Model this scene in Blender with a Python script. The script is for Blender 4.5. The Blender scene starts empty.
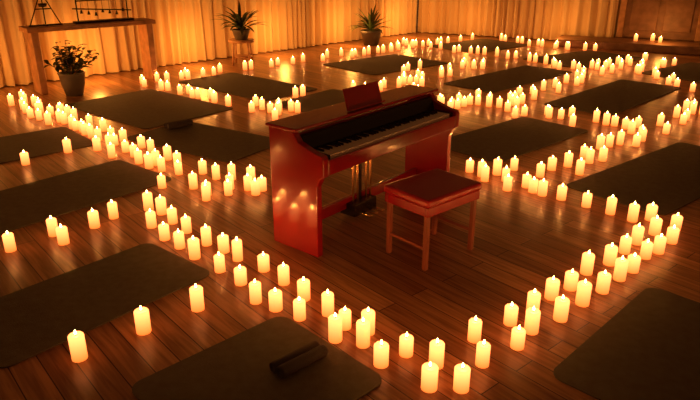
import bpy, bmesh, math, random
from mathutils import Vector, Matrix
random.seed(4)
# Image to floor: H = camera height, TH = downward tilt; U() projects image pixel coordinates
# to a position in metres on the floor, where the object is then built.
H=1.85; F=634.0; TH=math.atan(250/634.0)
C,S=math.cos(TH),math.sin(TH)
def U(a,b):
    u=(a-350)/F; v=(b-200)/F
    t=H/(S+v*C)
    return (u*t,(C-v*S)*t)
sc=bpy.context.scene
sc.view_settings.view_transform='Standard'
# ---------- materials
def mat(name,col=(.5,.5,.5),rough=.5,metal=0,coat=0,spec=.5,bump=0,bscale=50,var=0,vscale=5,sheen=0):
    m=bpy.data.materials.new(name); m.use_nodes=True
    nt=m.node_tree; b=nt.nodes['Principled BSDF']
    b.inputs['Base Color'].default_value=(*col,1); b.inputs['Roughness'].default_value=rough
    b.inputs['Metallic'].default_value=metal; b.inputs['Coat Weight'].default_value=coat; b.inputs['Coat Roughness'].default_value=.10
    b.inputs['Specular IOR Level'].default_value=spec; b.inputs['Sheen Weight'].default_value=sheen
    tc=nt.nodes.new('ShaderNodeTexCoord')
    if bump:
        n=nt.nodes.new('ShaderNodeTexNoise'); n.inputs['Scale'].default_value=bscale
        nt.links.new(tc.outputs['Object'],n.inputs['Vector'])
        bp=nt.nodes.new('ShaderNodeBump'); bp.inputs['Strength'].default_value=bump; bp.inputs['Distance'].default_value=.01
        nt.links.new(n.outputs['Fac'],bp.inputs['Height']); nt.links.new(bp.outputs['Normal'],b.inputs['Normal'])
    if var:
        n=nt.nodes.new('ShaderNodeTexNoise'); n.inputs['Scale'].default_value=vscale; n.inputs['Detail'].default_value=5
        nt.links.new(tc.outputs['Object'],n.inputs['Vector'])
        r=nt.nodes.new('ShaderNodeValToRGB')
        r.color_ramp.elements[0].color=(*[c*(1-var) for c in col],1); r.color_ramp.elements[1].color=(*[min(1,c*(1+var)) for c in col],1)
        r.color_ramp.elements[0].position=.3; r.color_ramp.elements[1].position=.7
        nt.links.new(n.outputs['Fac'],r.inputs['Fac']); nt.links.new(r.outputs['Color'],b.inputs['Base Color'])
    return m
def floor_mat():
    m=bpy.data.materials.new('wood_planks'); m.use_nodes=True; nt=m.node_tree; N=nt.nodes; Lk=nt.links
    b=N['Principled BSDF']; tc=N.new('ShaderNodeTexCoord')
    mp=N.new('ShaderNodeMapping'); mp.inputs['Rotation'].default_value=(0,0,math.radians(-130.4))
    Lk.new(tc.outputs['Object'],mp.inputs['Vector'])
    br=N.new('ShaderNodeTexBrick'); br.inputs['Scale'].default_value=1
    br.inputs['Brick Width'].default_value=2.2; br.inputs['Row Height'].default_value=.13
    br.inputs['Mortar Size'].default_value=.003; br.offset=.37; br.inputs['Bias'].default_value=0
    br.inputs['Color1'].default_value=(.33,.15,.065,1); br.inputs['Color2'].default_value=(.60,.31,.14,1); br.inputs['Mortar'].default_value=(.03,.012,.008,1)
    Lk.new(mp.outputs['Vector'],br.inputs['Vector'])
    m2=N.new('ShaderNodeMapping'); m2.inputs['Scale'].default_value=(1.2,18,1); Lk.new(mp.outputs['Vector'],m2.inputs['Vector'])
    n=N.new('ShaderNodeTexNoise'); n.inputs['Scale'].default_value=2.0; n.inputs['Detail'].default_value=5; n.inputs['Distortion'].default_value=.6
    Lk.new(m2.outputs['Vector'],n.inputs['Vector'])
    r=N.new('ShaderNodeValToRGB'); r.color_ramp.elements[0].color=(.52,.46,.42,1); r.color_ramp.elements[1].color=(1,1,1,1)
    r.color_ramp.elements[0].position=.35; r.color_ramp.elements[1].position=.62
    Lk.new(n.outputs['Fac'],r.inputs['Fac'])
    mx=N.new('ShaderNodeMix'); mx.data_type='RGBA'; mx.blend_type='MULTIPLY'; mx.inputs['Factor'].default_value=1
    Lk.new(br.outputs['Color'],mx.inputs['A']); Lk.new(r.outputs['Color'],mx.inputs['B'])
    Lk.new(mx.outputs['Result'],b.inputs['Base Color'])
    b.inputs['Roughness'].default_value=.30; b.inputs['Specular IOR Level'].default_value=.45
    bp=N.new('ShaderNodeBump'); bp.inputs['Strength'].default_value=.15; bp.inputs['Distance'].default_value=.004
    ad=N.new('ShaderNodeMath'); ad.operation='SUBTRACT'; Lk.new(n.outputs['Fac'],ad.inputs[0]); Lk.new(br.outputs['Fac'],ad.inputs[1])
    Lk.new(ad.outputs[0],bp.inputs['Height']); Lk.new(bp.outputs['Normal'],b.inputs['Normal'])
    return m
def candle_mat():
    m=bpy.data.materials.new('glowing_wax'); m.use_nodes=True; nt=m.node_tree; b=nt.nodes['Principled BSDF']
    a=nt.nodes.new('ShaderNodeAttribute'); a.attribute_name='glow'
    r=nt.nodes.new('ShaderNodeValToRGB')
    r.color_ramp.elements[0].color=(.34,.066,.007,1); r.color_ramp.elements[1].color=(1,.27,.07,1)
    nt.links.new(a.outputs['Fac'],r.inputs['Fac'])
    nt.links.new(r.outputs['Color'],b.inputs['Emission Color']); b.inputs['Emission Strength'].default_value=3.8
    b.inputs['Base Color'].default_value=(.5,.3,.12,1)
    return m
def emit(name,col,s):
    m=bpy.data.materials.new(name); m.use_nodes=True; b=m.node_tree.nodes['Principled BSDF']
    b.inputs['Emission Color'].default_value=(*col,1); b.inputs['Emission Strength'].default_value=s; return m
M={}
M['floor']=floor_mat(); M['wax']=candle_mat(); M['flame']=emit('flame',(1,.38,.07),170); 
M['wick']=mat('wick',(.03,.02,.01),.9)
M['red']=mat('red_lacquer',(.42,.010,.020),.20,coat=1,var=.12,vscale=3)
M['benchwood']=mat('bench_leg_wood',(.34,.11,.07),.3,var=.15)
M['black']=mat('black_lacquer',(.02,.012,.01),.25)
M['white']=mat('ivory_keys',(.95,.9,.8),.3)
M['brass']=mat('brass',(.8,.55,.25),.25,metal=1)
M['mat']=mat('yoga_mat_rubber',(.10,.088,.055),.8,bump=.3,bscale=180,var=.15,vscale=20)
M['curt']=mat('curtain_fabric',(.86,.66,.40),.8,bump=.1,bscale=120,sheen=.2)
M['wall']=mat('wall_plaster',(.5,.35,.2),.8,bump=.1)
M['wood']=mat('table_wood',(.46,.24,.12),.5,var=.3,vscale=8)
M['door']=mat('door_wood',(.24,.12,.065),.5,var=.3,vscale=6)
M['iron']=mat('dark_iron',(.05,.04,.03),.45,metal=.8)
M['pot']=mat('ceramic_pot',(.10,.09,.08),.4)
M['leaf']=mat('leaf',(.06,.10,.03),.5,var=.3)
M['towel']=mat('towel',(.06,.05,.045),.9,bump=.5,bscale=200)
M['seat']=mat('seat_leather',(.50,.014,.022),.28,coat=.4,bump=.1,bscale=150)
M['soil']=mat('soil',(.03,.02,.01),.95)
# ---------- helpers
def new(name,bm,mats,parent=None,smooth=False,bevel=0,loc=(0,0,0),rotz=0):
    me=bpy.data.meshes.new(name); bmesh.ops.recalc_face_normals(bm,faces=bm.faces); bm.to_mesh(me); bm.free()
    for m in mats: me.materials.append(M[m])
    o=bpy.data.objects.new(name,me); sc.collection.objects.link(o)
    if smooth:
        for p in me.polygons: p.use_smooth=True
    if bevel:
        b=o.modifiers.new('bevel','BEVEL'); b.width=bevel; b.segments=3; b.limit_method='ANGLE'; b.angle_limit=math.radians(40)
    o.location=loc; o.rotation_euler=(0,0,rotz)
    if parent: o.parent=parent
    return o
def empty(name,loc,rz=0):
    o=bpy.data.objects.new(name,None); sc.collection.objects.link(o); o.location=loc; o.rotation_euler=(0,0,rz); o.empty_display_size=.1; return o
def box(bm,x0,x1,y0,y1,z0,z1,mi=0,mtx=None):
    vs=[bm.verts.new(p) for p in [(x0,y0,z0),(x1,y0,z0),(x1,y1,z0),(x0,y1,z0),(x0,y0,z1),(x1,y0,z1),(x1,y1,z1),(x0,y1,z1)]]
    if mtx:
        for v in vs: v.co=mtx@v.co
    for f in [(0,3,2,1),(4,5,6,7),(0,1,5,4),(1,2,6,5),(2,3,7,6),(3,0,4,7)]:
        fc=bm.faces.new([vs[i] for i in f]); fc.material_index=mi
def lathe(bm,prof,seg=16,c=(0,0,0),mi=0,mtx=None,layer=None,vals=None):
    rings=[]
    for k,(r,z) in enumerate(prof):
        if r<1e-5: ring=[bm.verts.new((c[0],c[1],c[2]+z))]
        else: ring=[bm.verts.new((c[0]+r*math.cos(2*math.pi*i/seg),c[1]+r*math.sin(2*math.pi*i/seg),c[2]+z)) for i in range(seg)]
        if layer is not None:
            for v in ring: v[layer]=vals[k]
        if mtx:
            for v in ring: v.co=mtx@v.co
        rings.append(ring)
    for a,b in zip(rings,rings[1:]):
        for i in range(seg):
            j=(i+1)%seg
            if len(a)==1 and len(b)==1: continue
            if len(a)==1: f=bm.faces.new([a[0],b[j],b[i]])
            elif len(b)==1: f=bm.faces.new([a[i],a[j],b[0]])
            else: f=bm.faces.new([a[i],a[j],b[j],b[i]])
            f.material_index=mi; f.smooth=True
def tube(bm,p0,p1,r,seg=8,mi=0):
    p0=Vector(p0);p1=Vector(p1);d=p1-p0
    m=Matrix.Translation(p0)@d.to_track_quat('Z','Y').to_matrix().to_4x4()
    L=d.length; lathe(bm,[(0,0),(r,0),(r,L),(0,L)],seg,mi=mi,mtx=m)
def prism(bm,poly,x0,x1,mi=0):
    a=[bm.verts.new((x0,y,z)) for y,z in poly]; b=[bm.verts.new((x1,y,z)) for y,z in poly]
    bm.faces.new(a).material_index=mi; bm.faces.new(b[::-1]).material_index=mi
    n=len(poly)
    for i in range(n):
        bm.faces.new([a[i],b[i],b[(i+1)%n],a[(i+1)%n]]).material_index=mi
# ---------- room
bm=bmesh.new()
vs=[bm.verts.new(p) for p in [(-12,-2,0),(12,-2,0),(12,17,0),(-12,17,0)]]; bm.faces.new(vs)
new('floor',bm,['floor'])
K=Vector((1.6,15.7)); aL=math.radians(45); aR=math.radians(-27)
Lend=K-Vector((math.cos(aL),math.sin(aL)))*15; Rend=K+Vector((math.cos(aR),math.sin(aR)))*10
def wall(name,a,b,outn):
    bm=bmesh.new(); n=Vector(outn).normalized()*.15
    P=[a+n*.8,b+n*.8,b+n*1.8,a+n*1.8]
    lo=[bm.verts.new((p.x,p.y,0)) for p in P]; hi=[bm.verts.new((p.x,p.y,3.2)) for p in P]
    bm.faces.new(lo); bm.faces.new(hi)
    for i in range(4): bm.faces.new([lo[i],lo[(i+1)%4],hi[(i+1)%4],hi[i]])
    new(name,bm,['wall'])
nL=(-math.sin(aL),math.cos(aL)); nR=(-math.sin(aR),math.cos(aR))
wall('wall_left',Lend,K,nL); wall('wall_back',K,Rend,nR)
def curtain(name,a,b,n,skip=None):
    bm=bmesh.new(); d=b-a; L=d.length; d.normalize(); n=Vector(n)
    N=int(L/.022); cols=[]; ph=0; w=1
    for i in range(N+1):
        s=i*L/N
        ph+=.022*2*math.pi/(.19+.06*math.sin(s*2.1)+.03*math.sin(s*5.3+1))
        col=[]
        for z,am in [(.015,.065),(1.0,.058),(2.2,.05),(3.2,.04)]:
            o=am*math.sin(ph)+.022*math.sin(ph*2.3+z*.7)
            p=a+d*(s+.02*math.sin(ph*.5+z))+n*(o)
            col.append(bm.verts.new((p.x,p.y,z)))
        cols.append(col)
    for c0,c1 in zip(cols,cols[1:]):
        for k in range(3): bm.faces.new([c0[k],c1[k],c1[k+1],c0[k+1]])
    new(name,bm,['curt'],smooth=True)
curtain('curtain',Lend,K,nL)
dR=Vector((math.cos(aR),math.sin(aR)))
DX=4.6
curtain('curtain',K,K+dR*(DX-.15),nR)
curtain('curtain',K+dR*(DX+1.5),Rend,nR)
# door + platform on back wall
dr=empty('wooden_door',(K.x+dR.x*DX,K.y+dR.y*DX,.15),aR)
bm=bmesh.new(); box(bm,0,1.35,.02,.10,0,2.2); new('door_slab',bm,['door'],dr,bevel=.01)
bm=bmesh.new()
for x in (.10,.73):
    for z0,z1 in ((.15,.95),(1.1,2.05)): box(bm,x,x+.52,-.01,.03,z0,z1)
new('door_panels',bm,['door'],dr,bevel=.015)
bm=bmesh.new(); tube(bm,(.67,-.05,.95),(.67,-.05,1.12),.012); tube(bm,(.67,-.05,.97),(.67,.02,.97),.01); tube(bm,(.67,-.05,1.1),(.67,.02,1.1),.01); new('door_handle',bm,['brass'],dr)
bm=bmesh.new(); box(bm,-.12,0,-.04,.12,0,2.32); box(bm,1.35,1.47,-.04,.12,0,2.32); box(bm,0,1.35,-.04,.12,2.2,2.32)
new('door_frame',bm,['wood'],dr,bevel=.01)
bm=bmesh.new(); box(bm,3.4,9,-.95,-.12,0,.15); 
new('step_platform',bm,['door'],loc=(K.x,K.y,0),rotz=aR,bevel=.015)
# ---------- mats (x, y, length, width, angle)
def rrect(bm,L,W,t,r,mi=0):
    pts=[]
    for cx,cy,a0 in [(L/2-r,W/2-r,0),(-L/2+r,W/2-r,90),(-L/2+r,-W/2+r,180),(L/2-r,-W/2+r,270)]:
        for k in range(7):
            a=math.radians(a0+15*k); pts.append((cx+r*math.cos(a),cy+r*math.sin(a)))
    lo=[bm.verts.new((x,y,0)) for x,y in pts]; hi=[bm.verts.new((x,y,t)) for x,y in pts]
    bm.faces.new(lo[::-1]); bm.faces.new(hi); n=len(pts)
    for i in range(n): bm.faces.new([lo[i],lo[(i+1)%n],hi[(i+1)%n],hi[i]])
mats=[(-1.51,3.19,1.27,0.70,50),(-0.42,2.39,0.89,0.79,44),(1.56,2.66,1.19,0.61,45),(-2.33,4.86,1.51,0.87,51),(-3.27,6.23,1.03,0.95,42),(-2.56,7.90,1.30,1.85,50),(-1.52,6.40,0.88,1.51,57),(-1.52,9.26,1.06,1.96,48),(0.62,11.16,1.78,1.35,40),(1.72,6.50,1.69,0.86,42),(2.50,9.87,2.30,0.89,44),(3.63,8.56,2.39,0.89,45),(2.87,5.33,2.08,0.85,39),(5.67,10.36,1.73,1.08,37),(4.28,11.70,1.95,1.26,34),(2.69,13.44,1.85,1.31,40),(-0.22,8.16,1.27,1.08,52)]
rects=[]
for x,y,l,wd,a in mats:
    c=Vector((x,y)); az=math.radians(a)
    bm=bmesh.new(); rrect(bm,l,wd,.008,.07)
    rects.append((c,l/2,wd/2,az))
    new('yoga_mat',bm,['mat'],loc=(x,y,.001),rotz=az)
def clear(p):
    for c,hx,hy,az in rects:
        q=Matrix.Rotation(-az,2)@(p-c); mx=hx+.05-abs(q.x); my=hy+.05-abs(q.y)
        if mx>0 and my>0:
            if mx<my: q.x+=math.copysign(mx,q.x)
            else: q.y+=math.copysign(my,q.y)
            p=Matrix.Rotation(az,2)@q+c
    return p
# ---------- candles
near=[(11,243),(54,228),(64,236),(95,220),(114,211),(149,203),(162,207),(152,220),(173,216),(187,225),(165,232),(180,240),(207,237),(195,250),(224,244),(220,263),(238,252),(241,275),(264,262),(256,293),(276,300),(284,275),(304,290),(298,310),(328,305),(345,318),(332,332),(368,323),(363,335),(381,354),(406,344),(436,355),(429,377),(461,378),(482,354),(474,330),(492,332),(517,337),(510,314),(531,322),(532,305),(560,310),(551,289),(570,280),(582,295),(586,265),(602,283),(619,271),(609,256),(624,245),(632,263),(636,236),(645,250),(654,227),(658,245),(650,213),(671,235),(675,222),(632,214),(610,207),(586,200),(561,193),(542,189),(80,348),(144,322),(198,300),(26,159),(68,147)]
rows=[((20,97),(185,176),26,.05),((12,100),(160,185),16,.05),((40,100),(205,172),14,.05),((180,195),(263,180),8,.08),((205,172),(250,188),5,.08),((456,165),(540,185),9,.08),
((510,180),(700,104),28,.12),((150,80),(470,38),46,.08),((140,82),(280,112),18,.08),((260,115),(480,62),34,.1),((440,105),(530,95),13,.1),((520,95),(640,55),24,.12),
((455,100),(640,128),24,.1),((390,60),(440,105),12,.1),((400,42),(650,72),32,.1),((480,38),(600,50),14,.08),((540,66),(700,62),14,.1),((640,66),(700,95),9,.1),((690,105),(700,135),4,.08)]
pts=[]
for x,y in near: pts.append(U(x,y+.026*(y+50)))
for a,b,n,j in rows:
    A=Vector(U(a[0],a[1]+.026*(a[1]+50))); B=Vector(U(b[0],b[1]+.026*(b[1]+50)))
    for i in range(n):
        p=A.lerp(B,(i+.5)/n)+Vector((random.gauss(0,j),random.gauss(0,j))); pts.append((p.x,p.y))
bm=bmesh.new(); lay=bm.verts.layers.float.new('glow')
placed=[]
def candle(x,y,z=.001):
    h=random.uniform(.100,.136); r=random.uniform(.033,.038)
    lathe(bm,[(0,0),(r,0),(r,h*.3),(r,h*.6),(r,h*.85),(r,h-.006),(r-.005,h),(r-.011,h-.003),(0,h-.007)],14,(x,y,z),0,None,lay,[0,0.05,.3,.6,.9,1,1,1,1])
    tube(bm,(x,y,z+h-.01),(x,y,z+h+.006),.002,5,1)
    lathe(bm,[(0,h+.001),(.0045,h+.005),(.0055,h+.011),(.0035,h+.018),(0,h+.027)],8,(x,y,z),2)
for x,y in pts:
    p=clear(clear(Vector((x,y)))); x,y=p.x,p.y
    if any((x-a)**2+(y-b)**2<.0081 for a,b in placed): continue
    placed.append((x,y)); candle(x,y)
for s,o in ((4.9,.5),(5.2,.35),(5.35,.6)):
    p=K+dR*s-Vector(nR)*o; candle(p.x,p.y,.151)
new('candles',bm,['wax','wick','flame'])
# ---------- piano
L=1.58; D=.41
P=empty('upright_piano',(*U(318,258),0),math.radians(50)); P.scale=(1,1,.93)
prof=[(0,0),(D,0),(D,.87),(.20,.87),(.15,.80),(.02,.755),(-.045,.745),(-.06,.72),(-.06,.60),(-.03,.58),(0,.52)]
bm=bmesh.new(); prism(bm,prof,0,.05); new('side_panel_left',bm,['red'],P,bevel=.006)
bm=bmesh.new(); prism(bm,prof,L-.05,L); new('side_panel_right',bm,['red'],P,bevel=.006)
bm=bmesh.new(); box(bm,.05,L-.05,-.04,D-.01,.60,.655); box(bm,.05,L-.05,-.055,-.03,.60,.705); new('keybed',bm,['red'],P,bevel=.006)
bm=bmesh.new(); box(bm,.05,L-.05,.20,D-.02,.655,.84); new('case_body',bm,['red'],P,bevel=.005)
bm=bmesh.new(); prism(bm,[(.13,.70),(.20,.70),(.20,.83),(.17,.83)],.05,L-.05); box(bm,.05,.10,-.03,.13,.655,.73); box(bm,L-.10,L-.05,-.03,.13,.655,.73); new('fallboard',bm,['black'],P,bevel=.004)
bm=bmesh.new(); box(bm,-.015,L+.015,.15,D+.015,.87,.892); new('top_lid',bm,['red'],P,bevel=.008)
bm=bmesh.new(); kw=(L-.20)/52
for i in range(52): box(bm,.10+i*kw+.0008,.10+(i+1)*kw-.0008,-.028,.13,.66,.728)
new('white_keys',bm,['white'],P,bevel=.0015)
bm=bmesh.new()
for i in range(51):
    if (i+5)%7 in (0,1,3,4,5): box(bm,.10+(i+1)*kw-.0065,.10+(i+1)*kw+.0065,.05,.13,.725,.742)
new('black_keys',bm,['black'],P,bevel=.002)
bm=bmesh.new(); R=Matrix.Translation((L*.46,.20,.895))@Matrix.Rotation(math.radians(-16),4,'X')
box(bm,-.19,.19,-.008,.008,0,.165,0,R); box(bm,-.19,.19,-.035,0,0,.012,0,R); new('music_stand',bm,['red'],P,bevel=.006)
bm=bmesh.new(); box(bm,.05,L-.05,.28,.31,.08,.17); new('stretcher',bm,['red'],P,bevel=.005)
X=L*.47
bm=bmesh.new(); box(bm,X-.13,X+.13,.20,.34,.03,.13); box(bm,X-.13,X+.13,.20,.33,.55,.60); box(bm,X-.02,X+.02,.255,.265,.13,.55); new('pedal_box',bm,['black'],P,bevel=.006)
bm=bmesh.new()
for k in (-.1,-.05,.05,.1): tube(bm,(X+k,.24,.1),(X+k,.24,.58),.009)
for k in (-.07,0,.07): box(bm,X+k-.014,X+k+.014,.09,.22,.045,.06)
new('pedals_and_rods',bm,['brass'],P,bevel=.003)
# ---------- bench
B=empty('piano_bench',(*U(425,271),0),math.radians(41))
W=.47; Dp=.35
bm=bmesh.new()
for x in (0,W-.03):
    for y in (0,Dp-.03): box(bm,x,x+.03,y,y+.03,0,.37)
new('legs',bm,['benchwood'],B,bevel=.004)
bm=bmesh.new()
box(bm,-.01,W+.01,-.01,.012,.36,.42); box(bm,-.01,W+.01,Dp-.012,Dp+.01,.36,.42); box(bm,-.01,.012,.012,Dp-.012,.36,.42); box(bm,W-.012,W+.01,.012,Dp-.012,.36,.42)
new('apron',bm,['red'],B,bevel=.004)
bm=bmesh.new()
box(bm,.005,.023,.03,Dp-.03,.13,.15); box(bm,W-.023,W-.005,.03,Dp-.03,.13,.15)
new('stretchers',bm,['benchwood'],B,bevel=.004)
bm=bmesh.new(); box(bm,-.02,W+.02,-.02,Dp+.02,.42,.475); new('seat_cushion',bm,['seat'],B,bevel=.018)
# ---------- console table
t0=U(42,95); T=empty('console_table',(t0[0],t0[1],0),math.radians(41))
bm=bmesh.new(); box(bm,-.05,1.74,-.04,.36,.83,.89); new('table_top',bm,['wood'],T,bevel=.008)
bm=bmesh.new(); box(bm,0,.09,0,.32,0,.83); box(bm,1.61,1.70,0,.32,0,.83); new('slab_legs',bm,['wood'],T,bevel=.008)
def topobj(x,y):
    q=Matrix.Rotation(math.radians(41),2)@Vector((x,y)); return (t0[0]+q.x,t0[1]+q.y,.891)
bm=bmesh.new(); 
tube(bm,(-.22,0,.01),(.22,0,.01),.010); tube(bm,(-.2,0,.01),(0,0,.45),.008); tube(bm,(.2,0,.01),(0,0,.45),.008); tube(bm,(-.1,0,.22),(.1,0,.22),.008)
tube(bm,(0,-.08,.01),(0,.08,.01),.010); tube(bm,(0,0,.01),(0,0,.5),.008); lathe(bm,[(0,0),(.05,.01),(.06,.05),(.055,.05),(.045,.015),(0,.01)],12,(0,0,.24))
new('metal_frame_sculpture',bm,['iron'],loc=topobj(.25,.16),rotz=math.radians(41))
bm=bmesh.new(); box(bm,-.42,.42,-.06,.06,0,.03)
for x in (-.36,.36): tube(bm,(x,0,.03),(x,0,.32),.010)
tube(bm,(-.42,0,.2),(.42,0,.14),.009); tube(bm,(-.36,0,.3),(.36,0,.3),.009)
for k in range(7):
    x=-.3+k*.1; tube(bm,(x,0,.3),(x,0,.18-.02*(k%3)),.003); lathe(bm,[(0,.05),(.01,.045),(.022,.0),(0,.0)],10,(x,0,.13-.02*(k%3)))
new('chime_rack',bm,['iron'],loc=topobj(1.05,.16),rotz=math.radians(41))
# ---------- plants
def leaf(bm,base,az,el,ln,w,droop,mi):
    n=7; p=Vector(base); prev=None; side=Vector((-math.sin(az),math.cos(az),0)); e=el
    for i in range(n+1):
        t=i/n; ww=w*math.sin(math.pi*min(1,.12+t*.88))**.7*(1 if t<1 else .05)
        a=bm.verts.new(p-side*ww/2+Vector((0,0,ww*.15))); b=bm.verts.new(p+side*ww/2+Vector((0,0,ww*.15))); c=bm.verts.new(p)
        if prev:
            for q in ((prev[0],prev[2],c,a),(prev[2],prev[1],b,c)): 
                f=bm.faces.new(q); f.material_index=mi; f.smooth=True
        prev=(a,b,c)
        p=p+Vector((math.cos(az)*math.cos(e),math.sin(az)*math.cos(e),math.sin(e)))*ln/n; e-=droop/n
def spiky(name,loc,potr,poth,z0,n,ln,stand=False):
    E=empty(name,loc)
    bm=bmesh.new(); lathe(bm,[(0,0),(potr*.7,0),(potr,poth*.85),(potr*1.08,poth*.87),(potr*1.08,poth),(potr*.92,poth),(potr*.9,poth-.03),(0,poth-.03)],20,(0,0,z0)); new('pot',bm,['pot'],E)
    bm=bmesh.new(); lathe(bm,[(0,-.01),(potr*.9,-.01),(0,.01)],16,(0,0,z0+poth-.02)); 
    new('soil',bm,['soil'],E)
    bm=bmesh.new()
    for i in range(n):
        leaf(bm,(random.uniform(-.02,.02),random.uniform(-.02,.02),z0+poth-.02),random.uniform(0,6.28),random.uniform(.45,1.45),ln*random.uniform(.7,1.1),.055,random.uniform(.4,1.6),0)
    new('leaves',bm,['leaf'],E); return E
def stool(name,loc,h,r):
    E=empty(name,loc)
    bm=bmesh.new(); lathe(bm,[(0,h-.04),(r,h-.04),(r,h),(0,h)],24); lathe(bm,[(0,h*.3),(r*.75,h*.3),(r*.75,h*.3+.02),(0,h*.3+.02)],20)
    new('stool_top_and_shelf',bm,['wood'],E)
    bm=bmesh.new()
    for k in range(4):
        a=math.radians(45+90*k); tube(bm,(r*.95*math.cos(a),r*.95*math.sin(a),0),(r*.75*math.cos(a),r*.75*math.sin(a),h-.03),.018)
    new('stool_legs',bm,['wood'],E)
q=U(243,64); stool('plant_stool',(q[0],q[1],0),.42,.22); spiky('potted_dracaena',(q[0],q[1],.42),.15,.17,.001,52,.52)
q=U(371,45); spiky('potted_dracaena',(q[0],q[1],0),.21,.30,.001,52,.54)
q=U(75,95); E=empty('potted_ficus',(q[0],q[1],0))
bm=bmesh.new(); lathe(bm,[(0,0),(.11,0),(.15,.15),(.17,.29),(.18,.31),(.155,.31),(.15,.28),(0,.28)],22,(0,0,.001)); new('pot',bm,['pot'],E)
bm=bmesh.new(); lathe(bm,[(0,.27),(.15,.27),(0,.29)],16); new('soil',bm,['soil'],E)
bm=bmesh.new()
for i in range(28):
    az=random.uniform(0,6.28); el=random.uniform(.5,1.5); ln=random.uniform(.24,.47)
    d=Vector((math.cos(az)*math.cos(el),math.sin(az)*math.cos(el),math.sin(el)))
    tube(bm,(0,0,.27),Vector((0,0,.27))+d*ln,.004,5,1)
    for k in range(9):
        t=.3+.7*k/8; leaf(bm,Vector((0,0,.27))+d*ln*t,random.uniform(0,6.28),random.uniform(-.2,.9),random.uniform(.08,.13),.055,.6,0)
new('foliage',bm,['leaf','wood'],E)
# ---------- rolled towels
def roll(name,px,py,ang,ln,r):
    q=U(px,py); bm=bmesh.new()
    for (yo,rr) in ((0,r),(r*1.9,r*.9)):
        m=Matrix.Translation((-ln/2,yo,rr))@Matrix.Rotation(math.pi/2,4,'Y')
        lathe(bm,[(0,0),(rr*.3,.004),(rr*.35,0),(rr*.65,.004),(rr*.7,0),(rr*.95,0),(rr,.01),(rr,ln-.01),(rr*.95,ln),(rr*.7,ln),(rr*.65,ln-.004),(0,ln)],20,mtx=m)
    new(name,bm,['towel'],loc=(q[0],q[1],.01),rotz=math.radians(ang))
roll('rolled_towel',303,368,42,.27,.030); roll('rolled_towel',180,128,42,.3,.032)
# ---------- lights
w=bpy.data.worlds.new('w'); sc.world=w; w.use_nodes=True
w.node_tree.nodes['Background'].inputs[0].default_value=(1,.32,.08,1); w.node_tree.nodes['Background'].inputs[1].default_value=.075
def pl(x,y,z,p,r=.08):  # added fill lamp with no visible fixture, brightens the curtains
    l=bpy.data.lights.new('curtain_fill',type='POINT'); l.energy=p; l.color=(1,.36,.06); l.shadow_soft_size=r
    o=bpy.data.objects.new('curtain_fill',l); sc.collection.objects.link(o); o.location=(x,y,z)
dL=Vector((math.cos(aL),math.sin(aL)))
for s in (1.0,2.8,4.6,6.4,8.2,10,11.8):
    p=K-dL*s-Vector(nL)*.6; pl(p.x,p.y,.4,21)
for s in (1.5,3.4,5.4):
    p=K+dR*s-Vector(nR)*.7; pl(p.x,p.y,.4,11)
cam=bpy.data.cameras.new('cam'); co=bpy.data.objects.new('camera',cam); sc.collection.objects.link(co)
cam.lens=F/700*36; cam.sensor_width=36; co.location=(0,0,H); co.rotation_euler=(math.pi/2-TH,0,0); sc.camera=co
